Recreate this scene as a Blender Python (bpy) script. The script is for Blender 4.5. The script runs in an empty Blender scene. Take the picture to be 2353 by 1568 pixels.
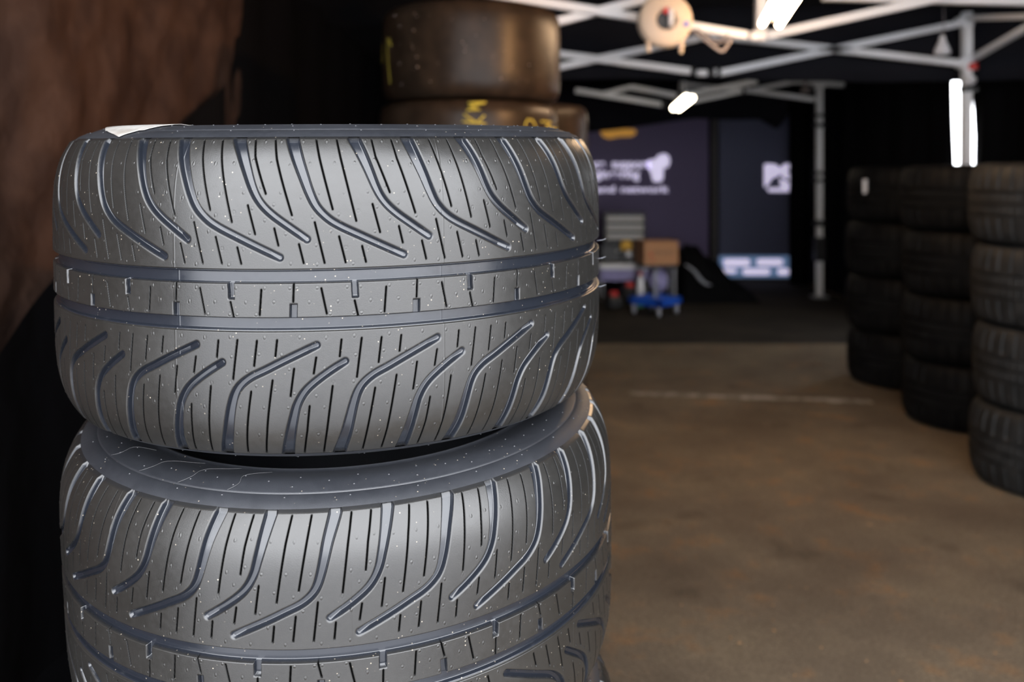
import bpy, math, random
import numpy as np
from mathutils import Vector, Matrix

C = bpy.context.scene.collection
sc = bpy.context.scene
FL = -1.28                      # floor level (camera is at z = 0)
F = 2115.3                      # focal length in pixels
rnd = random.Random(7)

# ------------------------------------------------------------------ camera
cam_d = bpy.data.cameras.new('camera')
cam = bpy.data.objects.new('camera', cam_d); C.objects.link(cam)
cam.location = (0, 0, 0); cam.rotation_euler = (math.pi / 2, 0, 0)
cam_d.sensor_width = 36.0
cam_d.lens = F / 2353 * 36.0
cam_d.shift_y = -(784 - 400.5) / 2353
cam_d.clip_start = 0.02; cam_d.clip_end = 200
cam_d.dof.use_dof = True
cam_d.dof.focus_distance = 0.90
cam_d.dof.aperture_fstop = 3.8
cam_d.dof.aperture_blades = 9
sc.camera = cam
# ------------------------------------------------------------------ exposure, world, daylight
sc.view_settings.view_transform = 'Standard'
sc.view_settings.look = 'None'
sc.view_settings.gamma = 1.0
sc.view_settings.use_curve_mapping = False
sc.view_settings.exposure = 0.0
sc.cycles.use_denoising = True
sc.cycles.max_bounces = 6
sc.cycles.caustics_reflective = False
sc.cycles.sample_clamp_indirect = 6.0
w = bpy.data.worlds.new('sky'); sc.world = w; w.use_nodes = True
bg = w.node_tree.nodes['Background']
bg.inputs['Color'].default_value = (0.93, 0.955, 1.0, 1)
bg.inputs['Strength'].default_value = 9.5
# the tent's open front corner behind and left of the camera: daylight enters through these two openings
OPEN = (-1.08, 2.5, FL, 1.08, 0.2)         # front opening: x0, x1, z0, z1, y
SIDE_Y = 0.22                                 # the left wall starts here
def portal(loc, sx, sy, rot):
    d = bpy.data.lights.new('daylight_portal', 'AREA'); d.shape = 'RECTANGLE'; d.size = sx; d.size_y = sy; d.cycles.is_portal = True
    o = bpy.data.objects.new('daylight_portal', d); C.objects.link(o); o.location = loc; o.rotation_euler = rot
portal(((OPEN[0] + OPEN[1]) / 2, OPEN[4], (OPEN[2] + OPEN[3]) / 2), OPEN[1] - OPEN[0], OPEN[3] - OPEN[2], (math.pi / 2, 0, math.pi))
if SIDE_Y - OPEN[4] > 0.05: portal((-1.25, (SIDE_Y + OPEN[4]) / 2, (OPEN[2] + OPEN[3]) / 2), SIDE_Y - OPEN[4], OPEN[3] - OPEN[2], (math.pi / 2, 0, math.pi / 2))

# ------------------------------------------------------------------ materials
def mat(name, base, rough=0.6, metal=0.0, spec=0.5, emit=None, es=0.0, noise=None, bump=None, sheen=0.0):
    """noise: (scale, detail, colour2, lo, hi); bump: (scale, strength, distance)"""
    m = bpy.data.materials.new(name); m.use_nodes = True
    nt = m.node_tree; N = nt.nodes; L = nt.links
    p = N['Principled BSDF']
    p.inputs['Base Color'].default_value = (*base, 1)
    p.inputs['Roughness'].default_value = rough
    p.inputs['Metallic'].default_value = metal
    p.inputs['Specular IOR Level'].default_value = spec
    if emit:
        p.inputs['Emission Color'].default_value = (*emit, 1)
        p.inputs['Emission Strength'].default_value = es
    tc = None
    if noise or bump:
        tc = N.new('ShaderNodeTexCoord')
    if noise:
        n = N.new('ShaderNodeTexNoise'); n.inputs['Scale'].default_value = noise[0]; n.inputs['Detail'].default_value = noise[1]
        L.new(tc.outputs['Object'], n.inputs['Vector'])
        r = N.new('ShaderNodeMapRange'); r.inputs['From Min'].default_value = noise[3]; r.inputs['From Max'].default_value = noise[4]
        L.new(n.outputs['Fac'], r.inputs['Value'])
        mx = N.new('ShaderNodeMix'); mx.data_type = 'RGBA'
        mx.inputs['A'].default_value = (*base, 1); mx.inputs['B'].default_value = (*noise[2], 1)
        L.new(r.outputs['Result'], mx.inputs['Factor']); L.new(mx.outputs['Result'], p.inputs['Base Color'])
    if bump:
        n = N.new('ShaderNodeTexNoise'); n.inputs['Scale'].default_value = bump[0]; n.inputs['Detail'].default_value = 4
        L.new(tc.outputs['Object'], n.inputs['Vector'])
        b = N.new('ShaderNodeBump'); b.inputs['Strength'].default_value = bump[1]; b.inputs['Distance'].default_value = bump[2]
        L.new(n.outputs['Fac'], b.inputs['Height']); L.new(b.outputs['Normal'], p.inputs['Normal'])
    return m

def rubber(name, clean, dusty, r_clean, r_dusty, specks=True, spec=0.85, spec_clean=None):
    """tyre rubber: moulded grooves (attribute 'groove') stay clean and satin, the running surface is dusty"""
    m = bpy.data.materials.new(name); m.use_nodes = True
    nt = m.node_tree; N = nt.nodes; L = nt.links; p = N['Principled BSDF']
    tc = N.new('ShaderNodeTexCoord')
    def noise(scale, detail, rough=0.5):
        n = N.new('ShaderNodeTexNoise'); n.inputs['Scale'].default_value = scale; n.inputs['Detail'].default_value = detail
        n.inputs['Roughness'].default_value = rough
        L.new(tc.outputs['Object'], n.inputs['Vector']); return n
    def rng(src, a, b, c=0.0, d=1.0):
        r = N.new('ShaderNodeMapRange'); r.inputs['From Min'].default_value = a; r.inputs['From Max'].default_value = b
        r.inputs['To Min'].default_value = c; r.inputs['To Max'].default_value = d
        L.new(src, r.inputs['Value']); return r.outputs['Result']
    def mix(fac, a, b, typ='RGBA'):
        x = N.new('ShaderNodeMix'); x.data_type = typ
        L.new(fac, x.inputs['Factor'])
        for k, v in (('A', a), ('B', b)):
            if isinstance(v, (tuple, float)):
                x.inputs[k].default_value = (*v, 1) if isinstance(v, tuple) else v
            else: L.new(v, x.inputs[k])
        return x.outputs['Result']
    def mul(a, b):
        x = N.new('ShaderNodeMath'); x.operation = 'MULTIPLY'; L.new(a, x.inputs[0])
        if isinstance(b, float): x.inputs[1].default_value = b
        else: L.new(b, x.inputs[1])
        return x.outputs[0]
    at = N.new('ShaderNodeAttribute'); at.attribute_name = 'groove'
    cloud = rng(noise(9, 5).outputs['Fac'], 0.35, 0.68)
    fine = rng(noise(160, 6, 0.7).outputs['Fac'], 0.3, 0.75)
    top = mix(cloud, tuple(0.72 * c for c in dusty), dusty)
    top = mix(mul(fine, 0.35), top, tuple(1.5 * c for c in dusty))
    inv = N.new('ShaderNodeMath'); inv.operation = 'SUBTRACT'; inv.inputs[0].default_value = 1.0; L.new(at.outputs['Fac'], inv.inputs[1])
    col = mix(at.outputs['Fac'], top, clean)
    if specks:
        v = N.new('ShaderNodeTexVoronoi'); v.inputs['Scale'].default_value = 330; v.inputs['Randomness'].default_value = 1
        L.new(tc.outputs['Object'], v.inputs['Vector'])
        near = rng(v.outputs['Distance'], 0.28, 0.12)
        sep = N.new('ShaderNodeSeparateColor'); L.new(v.outputs['Color'], sep.inputs['Color'])
        few = mul(rng(sep.outputs[0], 0.945, 0.965), rng(noise(13, 3).outputs['Fac'], 0.42, 0.60))
        sp = mul(near, few)
        col = mix(sp, col, (0.36, 0.31, 0.24))
    slit_shade = N.new('ShaderNodeAttribute'); slit_shade.attribute_name = 'slit_shade'
    col = mix(rng(slit_shade.outputs['Fac'], 0.45, 0.9), col, (0.003, 0.003, 0.003))  # shade inside the sipes painted into the colour
    L.new(col, p.inputs['Base Color'])
    ro = mix(at.outputs['Fac'], float(r_dusty), float(r_clean), 'FLOAT')
    a0 = N.new('ShaderNodeMath'); a0.operation = 'ADD'; L.new(ro, a0.inputs[0]); L.new(mul(mul(cloud, inv.outputs[0]), 0.09), a0.inputs[1])
    add = N.new('ShaderNodeMath'); add.operation = 'ADD'; L.new(a0.outputs[0], add.inputs[0]); L.new(mul(fine, 0.10), add.inputs[1])
    L.new(add.outputs[0], p.inputs['Roughness'])
    p.inputs['Specular IOR Level'].default_value = spec
    if spec_clean: L.new(mix(slit_shade.outputs['Fac'], mix(at.outputs['Fac'], float(spec), float(spec_clean), 'FLOAT'), 0.05, 'FLOAT'), p.inputs['Specular IOR Level'])
    bs = N.new('ShaderNodeMapRange'); bs.inputs['To Min'].default_value = 0.22; bs.inputs['To Max'].default_value = 0.05; L.new(at.outputs['Fac'], bs.inputs['Value'])
    b = N.new('ShaderNodeBump'); b.inputs['Strength'].default_value = 0.22; b.inputs['Distance'].default_value = 0.0004
    L.new(bs.outputs['Result'], b.inputs['Strength'])
    L.new(noise(900, 3, 0.7).outputs['Fac'], b.inputs['Height']); L.new(b.outputs['Normal'], p.inputs['Normal'])
    return m

M = {}
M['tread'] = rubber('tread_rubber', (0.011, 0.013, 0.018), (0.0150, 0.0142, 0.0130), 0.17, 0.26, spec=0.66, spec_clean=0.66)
M['sidewall'] = rubber('sidewall_rubber', (0.010, 0.011, 0.014), (0.014, 0.0155, 0.020), 0.34, 0.42, spec=0.8)
M['liner'] = mat('inner_liner_rubber', (0.012, 0.012, 0.012), 0.6)
M['slick'] = mat('slick_rubber', (0.016, 0.0105, 0.007), 0.36, spec=0.12, noise=(14, 5, (0.030, 0.019, 0.012), 0.4, 0.7), bump=(60, 0.25, 0.002))
M['old_rubber'] = mat('used_tyre_rubber', (0.003, 0.003, 0.0034), 0.6, spec=0.10, noise=(20, 4, (0.006, 0.006, 0.006), 0.4, 0.7))
M['lighter_rubber'] = mat('lighter_tyre_rubber', (0.009, 0.0088, 0.0085), 0.6, spec=0.2, noise=(20, 4, (0.018, 0.017, 0.016), 0.4, 0.7))  # lighter copy of the used rubber, for the near right-hand stack
M['chalk'] = mat('yellow_chalk', (0.42, 0.33, 0.03), 0.9, noise=(300, 2, (0.2, 0.15, 0.02), 0.45, 0.6))
M['dustspot'] = mat('rubber_crumb', (0.4, 0.33, 0.28), 0.8)
M['flash'] = mat('rubber_flash', (0.11, 0.11, 0.115), 0.6)
M['paper'] = mat('white_paper', (0.40, 0.385, 0.36), 0.8, noise=(40, 3, (0.28, 0.25, 0.22), 0.45, 0.75))
M['brown_fabric'] = mat('brown_tent_fabric', (0.056, 0.031, 0.022), 0.85, spec=0.1, noise=(7, 5, (0.036, 0.020, 0.015), 0.40, 0.62), bump=(11, 0.5, 0.04))
M['black_fabric'] = mat('black_tent_fabric', (0.004, 0.004, 0.005), 0.9, spec=0.05, bump=(5, 0.4, 0.05))
M['roof_fabric'] = mat('black_roof_fabric', (0.013, 0.013, 0.017), 0.9, spec=0.1, bump=(4, 0.4, 0.05))
M['white_metal'] = mat('white_coated_aluminium', (0.88, 0.88, 0.90), 0.35)
M['grey_metal'] = mat('grey_metal', (0.30, 0.30, 0.31), 0.4, metal=0.5)
M['black_plastic'] = mat('black_plastic', (0.015, 0.015, 0.016), 0.45)
M['tube'] = mat('lit_tube', (1, 1, 1), 0.5, emit=(1.0, 0.66, 0.38), es=72)
M['tube_far'] = mat('lit_tube_far', (1, 1, 1), 0.5, emit=(1.0, 0.86, 0.64), es=17)
M['tube_warm'] = mat('lit_warm_bulb', (1, 1, 1), 0.5, emit=(1.0, 0.55, 0.24), es=14)
M['cream'] = mat('cream_plastic', (0.60, 0.47, 0.36), 0.5)
M['cable'] = mat('grey_cable', (0.20, 0.17, 0.17), 0.5)
M['red'] = mat('red_plastic', (0.55, 0.02, 0.015), 0.45)
M['blue_sticker'] = mat('blue_sticker', (0.08, 0.12, 0.6), 0.5)
M['white_plastic'] = mat('white_plastic', (0.75, 0.75, 0.78), 0.45)
M['purple'] = mat('purple_banner', (0.095, 0.066, 0.150), 0.6)
M['navy'] = mat('navy_banner', (0.060, 0.064, 0.120), 0.6)
M['print_white'] = mat('glowing_white_print', (0.72, 0.68, 0.85), 0.6, emit=(0.66, 0.60, 0.82), es=0.8)   # own glow put in, standing for daylight through the banner
M['print_orange'] = mat('glowing_orange_print', (0.65, 0.32, 0.05), 0.6, emit=(0.80, 0.38, 0.06), es=0.30)  # weak glow put into the orange print, which is no lamp
M['print_blue'] = mat('glowing_blue_print', (0.17, 0.27, 0.46), 0.6, emit=(0.20, 0.34, 0.62), es=0.28)  # pale blue also glows a little, daylight put into its colour
M['banner_pole'] = mat('bronze_pole', (0.055, 0.048, 0.045), 0.5)
M['drawer'] = mat('grey_drawer_front', (0.33, 0.31, 0.29), 0.45)
M['cardboard'] = mat('brown_cardboard', (0.44, 0.22, 0.11), 0.85)
M['card_print'] = mat('grey_box_print', (0.17, 0.11, 0.08), 0.85)
M['card_red'] = mat('red_box_print', (0.45, 0.07, 0.04), 0.85)
M['yellow'] = mat('yellow_plastic', (0.65, 0.36, 0.02), 0.5)
M['blue'] = mat('blue_plastic', (0.012, 0.085, 0.50), 0.4)
M['lavender'] = mat('lavender_cloth', (0.30, 0.28, 0.50), 0.8)
M['green'] = mat('green_plastic', (0.06, 0.25, 0.17), 0.5)
M['tarp'] = mat('black_tarpaulin', (0.003, 0.003, 0.0035), 0.7, spec=0.05)
M['grey_print'] = mat('grey_print', (0.33, 0.34, 0.38), 0.6)
M['paint'] = mat('worn_white_paint', (0.36, 0.32, 0.28), 0.8, noise=(16, 6, (0.16, 0.13, 0.10), 0.42, 0.58))
M['leaf'] = mat('dry_leaf', (0.26, 0.14, 0.06), 0.8)

def asphalt():
    m = bpy.data.materials.new('asphalt'); m.use_nodes = True
    nt = m.node_tree; N = nt.nodes; L = nt.links; p = N['Principled BSDF']
    tc = N.new('ShaderNodeTexCoord')
    def noise(s, d, r=0.5):
        n = N.new('ShaderNodeTexNoise'); n.inputs['Scale'].default_value = s; n.inputs['Detail'].default_value = d; n.inputs['Roughness'].default_value = r
        L.new(tc.outputs['Object'], n.inputs['Vector']); return n.outputs['Fac']
    def ramp(src, stops):
        r = N.new('ShaderNodeValToRGB'); cr = r.color_ramp
        cr.elements[0].position = stops[0][0]; cr.elements[0].color = (*stops[0][1], 1)
        cr.elements[1].position = stops[-1][0]; cr.elements[1].color = (*stops[-1][1], 1)
        for s in stops[1:-1]:
            e = cr.elements.new(s[0]); e.color = (*s[1], 1)
        L.new(src, r.inputs['Fac']); return r.outputs['Color']
    a = ramp(noise(2.2, 6), [(0.3, (0.128, 0.097, 0.068)), (0.5, (0.165, 0.128, 0.090)), (0.7, (0.200, 0.156, 0.106))])
    b = ramp(noise(140, 4, 0.8), [(0.35, (0.45, 0.44, 0.43)), (0.62, (1.15, 1.12, 1.1)), (0.75, (1.9, 1.75, 1.5))])
    mx = N.new('ShaderNodeMix'); mx.data_type = 'RGBA'; mx.blend_type = 'MULTIPLY'; mx.inputs['Factor'].default_value = 0.9
    L.new(a, mx.inputs['A']); L.new(b, mx.inputs['B'])
    c = ramp(noise(6.5, 5, 0.65), [(0.42, (0.86, 0.86, 0.86)), (0.56, (1, 1, 1)), (0.72, (1.5, 1.08, 0.72))])
    m2 = N.new('ShaderNodeMix'); m2.data_type = 'RGBA'; m2.blend_type = 'MULTIPLY'; m2.inputs['Factor'].default_value = 0.8
    L.new(mx.outputs['Result'], m2.inputs['A']); L.new(c, m2.inputs['B'])
    s = ramp(noise(3.7, 2), [(0.30, (0.72, 0.71, 0.70)), (0.36, (1, 1, 1))])
    m3 = N.new('ShaderNodeMix'); m3.data_type = 'RGBA'; m3.blend_type = 'MULTIPLY'; m3.inputs['Factor'].default_value = 0.8
    L.new(m2.outputs['Result'], m3.inputs['A']); L.new(s, m3.inputs['B'])
    L.new(m3.outputs['Result'], p.inputs['Base Color'])
    p.inputs['Roughness'].default_value = 0.9; p.inputs['Specular IOR Level'].default_value = 0.2
    bp = N.new('ShaderNodeBump'); bp.inputs['Strength'].default_value = 0.6; bp.inputs['Distance'].default_value = 0.004
    L.new(noise(170, 4, 0.7), bp.inputs['Height']); L.new(bp.outputs['Normal'], p.inputs['Normal'])
    return m
M['asphalt'] = asphalt()
M['pavement'] = mat('pale_pavement', (0.46, 0.46, 0.47), 0.9, noise=(3, 5, (0.38, 0.38, 0.39), 0.4, 0.6))

# ------------------------------------------------------------------ mesh helpers
class MB:
    """collects shapes and links them as ONE mesh object"""
    def __init__(s): s.v = []; s.f = []
    def add(s, vs, fs):
        o = len(s.v); s.v += [tuple(v) for v in vs]; s.f += [tuple(i + o for i in f) for f in fs]; return s
    def box(s, c, d, rz=0.0, bev=0.0):
        hx, hy, hz = d[0] / 2, d[1] / 2, d[2] / 2
        b = min(bev, hx * .9, hy * .9, hz * .9)
        if b <= 0: b = min(hx, hy, hz) * 0.04
        vs = []; idx = {}
        for sx in (-1, 1):
            for sy in (-1, 1):
                for sz in (-1, 1):
                    for ax in range(3):
                        p = [sx * (hx - b), sy * (hy - b), sz * (hz - b)]
                        p[ax] = (sx * hx, sy * hy, sz * hz)[ax]
                        idx[(sx, sy, sz, ax)] = len(vs); vs.append(p)
        fs = []
        def q(*k): fs.append([idx[i] for i in k])
        for s1 in (-1, 1):
            q((s1, -1, -1, 0), (s1, 1, -1, 0), (s1, 1, 1, 0), (s1, -1, 1, 0))
            q((-1, s1, -1, 1), (1, s1, -1, 1), (1, s1, 1, 1), (-1, s1, 1, 1))
            q((-1, -1, s1, 2), (1, -1, s1, 2), (1, 1, s1, 2), (-1, 1, s1, 2))
        for a in (-1, 1):
            for c2 in (-1, 1):
                q((a, c2, -1, 0), (a, c2, 1, 0), (a, c2, 1, 1), (a, c2, -1, 1))
                q((a, -1, c2, 0), (a, 1, c2, 0), (a, 1, c2, 2), (a, -1, c2, 2))
                q((-1, a, c2, 1), (1, a, c2, 1), (1, a, c2, 2), (-1, a, c2, 2))
        for sx in (-1, 1):
            for sy in (-1, 1):
                for sz in (-1, 1):
                    q((sx, sy, sz, 0), (sx, sy, sz, 1), (sx, sy, sz, 2))
        cr, sr = math.cos(rz), math.sin(rz)
        s.add([(c[0] + x * cr - y * sr, c[1] + x * sr + y * cr, c[2] + z) for x, y, z in vs], fs)
        return s
    def tube(s, pts, r, n=12, square=False, caps=True, flat=None):
        pts = [Vector(p) for p in pts]; rs = r if isinstance(r, (list, tuple)) else [r] * len(pts)
        vs = []; fs = []
        if square: n = 4
        up = None
        for i, p in enumerate(pts):
            t = (pts[min(i + 1, len(pts) - 1)] - pts[max(i - 1, 0)]).normalized()
            ref = Vector((0, 0, 1)) if abs(t.z) < 0.9 else Vector((0, 1, 0))
            a = t.cross(ref).normalized(); b = a.cross(t).normalized()
            if up is not None:
                a = (a if a.dot(up) > 0 else -a); b = a.cross(t).normalized()
            up = a
            for k in range(n):
                th = 2 * math.pi * (k + (0.5 if square else 0)) / n
                rr = rs[i] * (1.414 if square else 1)
                vs.append(p + a * math.cos(th) * rr + b * math.sin(th) * rr * (flat or 1))
        for i in range(len(pts) - 1):
            for k in range(n):
                fs.append((i * n + k, i * n + (k + 1) % n, (i + 1) * n + (k + 1) % n, (i + 1) * n + k))
        if caps:
            fs.append(tuple(range(n - 1, -1, -1))); fs.append(tuple((len(pts) - 1) * n + k for k in range(n)))
        return s.add(vs, fs)
    def lathe(s, prof, n=48, c=(0, 0, 0), closed=False, axis='z'):
        vs = []; fs = []; m = len(prof)
        for k in range(n):
            th = 2 * math.pi * k / n
            for r, z in prof:
                p = (r * math.cos(th), r * math.sin(th), z)
                if axis == 'y': p = (p[0], p[2], p[1])
                if axis == 'x': p = (p[2], p[0], p[1])
                vs.append((p[0] + c[0], p[1] + c[1], p[2] + c[2]))
        for k in range(n):
            for j in range(m if closed else m - 1):
                a, b = j, (j + 1) % m
                fs.append((k * m + a, ((k + 1) % n) * m + a, ((k + 1) % n) * m + b, k * m + b))
        return s.add(vs, fs)
    def grid(s, fn, nu, nv):
        vs = [fn(i / nu, j / nv) for j in range(nv + 1) for i in range(nu + 1)]
        fs = [(j * (nu + 1) + i, j * (nu + 1) + i + 1, (j + 1) * (nu + 1) + i + 1, (j + 1) * (nu + 1) + i) for j in range(nv) for i in range(nu)]
        return s.add(vs, fs)
    def build(s, name, m, parent=None, smooth=None):
        me = bpy.data.meshes.new(name); me.from_pydata(s.v, [], s.f)
        me.materials.append(m)
        if smooth: me.shade_smooth()
        if smooth == 'auto':
            me.set_sharp_from_angle(angle=math.radians(40))
        o = bpy.data.objects.new(name, me); C.objects.link(o)
        if parent: o.parent = parent
        return o

def tag(o, label, cat, group=None, kind=None):
    if label: o['label'] = label
    if cat: o['category'] = cat
    if group: o['group'] = group
    if kind: o['kind'] = kind
    return o
def empty(name, loc=(0, 0, 0), label=None, cat=None, group=None):
    o = bpy.data.objects.new(name, None); C.objects.link(o); o.location = loc; o.empty_display_size = 0.1
    return tag(o, label, cat, group)
def struct(o): o['kind'] = 'structure'; return o
def copy_tree(o, parent=None):
    c = o.copy(); C.objects.link(c); c.parent = parent
    for ch in [x for x in sc.collection.objects if x.parent == o]: copy_tree(ch, c)
    return c
def text(name, body, size, m, parent, loc, rot=(math.pi / 2, 0, 0), extrude=0.002, bold=0.0, align='LEFT'):
    cu = bpy.data.curves.new(name, 'FONT'); cu.body = body; cu.size = size; cu.extrude = extrude; cu.offset = bold; cu.align_x = align
    cu.materials.append(m)
    o = bpy.data.objects.new(name, cu); C.objects.link(o); o.location = loc; o.rotation_euler = rot
    bpy.context.view_layer.update()
    me = bpy.data.meshes.new_from_object(o.evaluated_get(bpy.context.evaluated_depsgraph_get()))
    n = bpy.data.objects.new(name, me); C.objects.link(n); n.location = loc; n.rotation_euler = rot
    bpy.data.objects.remove(o); bpy.data.curves.remove(cu); n.name = name
    if parent: n.parent = parent
    return n
def at(x, y, Y):
    """the point at depth Y that the photograph shows at pixel x, y"""
    return Vector(((x - 1176) / F * Y, Y, (400.5 - y) / F * Y))

# ------------------------------------------------------------------ the wet-weather tyre
R0, ZS, DS = 0.33, 0.1507, 0.0205
NP = 18; P = 2 * math.pi * R0 / NP * 1000        # pitch in mm
def crown(z): return R0 - DS * (np.abs(z) / ZS) ** 5.5
US = [(-41.5, 158), (-40.65, 154.12), (-34.04, 140.15), (-27.66, 124.6), (-20.9, 106.51), (-15.55, 95.7), (-9.0, 87.2), (-0.33, 79.3), (10.61, 71.2), (30.5, 57.0)]
UL = [(12.5, 158), (13.92, 153.86), (20.38, 135.32), (27.05, 117.1), (32.95, 100.8), (39.37, 87.6), (49.22, 76.9), (60.83, 69.2), (80.58, 59.4), (103.37, 48.3), (120.5, 40.2)]
LL = [(38.2, -42.4), (8.51, -56.34), (-9.78, -65.44), (-23.8, -72.3), (-33.53, -79.9), (-39.33, -88.29), (-43.32, -99.95), (-46.71, -113.99), (-50.44, -129.88), (-56.79, -149.79), (-58.5, -156)]
LS = [(64.2, -58.6), (48.39, -68.42), (33.0, -79.97), (24.65, -89.16), (18.74, -100.56), (15.22, -113.37), (11.5, -128.94), (6.44, -150.69), (5.0, -156)]
SIPES = [[(-22.05, 150), (-19.5, 134), (-7.36, 99.73)], [(-1.97, 150), (1.5, 132), (16.88, 79.79)], [(38.36, 150), (42, 133), (54.23, 84.74)], [(58.51, 150), (62, 133), (75.79, 73.43)],
         [(-24.1, 88.96), (-17.3, 62.2)], [(0.67, 67.29), (4.26, 51.46)], [(23.13, 52.64), (27.25, 34.89)], [(37.73, 72.79), (46.34, 34.71)], [(59.83, 59.24), (65.58, 34.75)], [(80.91, 49.55), (84.37, 34.48)],
         [(30.85, -100.4), (27.8, -125), (23.13, -149.6)], [(52.4, -81.68), (46.5, -125), (42.31, -149.6)], [(-23.31, -85.86), (-30.5, -128), (-34.21, -149.2)], [(-2.83, -74.96), (-11.0, -128), (-15.12, -149.3)],
         [(-54.18, -37.86), (-55.96, -53.73)], [(-35.53, -37.22), (-40.32, -74.21)], [(-16.88, -37.63), (-19.9, -61.36)], [(1.96, -36.91), (0.16, -52.17)], [(17.29, -64.08), (13.5, -90.35)], [(37.67, -53.95), (35.19, -69.33)],
         [(-97.17, 15.5), (-97.91, -1.29)], [(-72.11, 10.87), (-67.38, -13.0)], [(-41.68, -1.47), (-38.71, -15.6)], [(-12.05, 10.25), (-13.92, -13.42)]]
NOTCH = [((-41.9, 24), (-40.9, 2.0), 3.6), ((-98.2, -24), (-97.7, -4.2), 3.9)]
DOTS = [(-39.9, 128.5), (-21.0, 130.8), (-3.4, 128.5), (14.4, 126.2), (33.2, 127.9), (56.3, 128.0), (-28.4, 100.4), (-12.1, 105.8), (6.5, 100.6), (25.1, 95.9), (41.9, 100), (64.8, 100), (-20.0, 86.0), (0.2, 89.2),
        (17.5, 76.6), (35.6, 77.7), (59.6, 79.7), (77.8, 82.5), (-8.1, 74.7), (11.2, 62), (38.8, 51.5), (52.5, 64.4), (66.0, 48.6), (86.8, 48.2), (-22.2, 63), (15.5, 34.5), (39.5, 33.6), (72.4, 33.4),
        (-28.2, 148.6), (-11.5, 148.6), (4.1, 148.6), (25.7, 148.6), (48.8, 148.6), (70.3, 148.6),
        (-42.4, -34.6), (-9.6, -34.6), (22.7, -34.6), (47.0, -35.5), (-15.1, -50.4), (5.9, -50.8), (-41.4, -53), (-26.8, -66.3), (12.8, -64.5), (45.2, -64.4), (-18.2, -80.3), (-0.7, -84.1), (-43.5, -78.0), (17.1, -87.6),
        (-34.2, -100.7), (-11.8, -101), (11.0, -101.1), (37.2, -90.5), (53.0, -78), (26.6, -107), (44.4, -101.7), (-40.9, -128.1), (-18.8, -128.9), (3.3, -129.4), (21.8, -131.1), (38.2, -129.5),
        (-83.3, -1.7), (-57.1, -1.6), (-26.9, -1.7), (-0.5, -1.4), (-100.9, 11.5), (-94.5, 11.5), (-75.9, 11.5), (-48.5, 11.8), (-36.0, 11.8), (-9.0, 11.8), (-64.3, -13.2), (-42.5, -13.2), (-35.5, -13.2), (-17.3, -13.2)]
def smooth_poly(pts, n=6):
    P_ = [np.array(p, float) for p in pts]; out = []
    for i in range(len(P_) - 1):
        p0 = P_[max(i - 1, 0)]; p1 = P_[i]; p2 = P_[i + 1]; p3 = P_[min(i + 2, len(P_) - 1)]
        for k in range(n):
            t = k / n
            out.append(0.5 * ((2 * p1) + (-p0 + p2) * t + (2 * p0 - 5 * p1 + 4 * p2 - p3) * t * t + (-p0 + 3 * p1 - 3 * p2 + p3) * t ** 3))
    out.append(P_[-1]); return out
def sstep(x, a, b):
    t = np.clip((x - a) / (b - a), 0, 1); return t * t * (3 - 2 * t)

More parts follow.
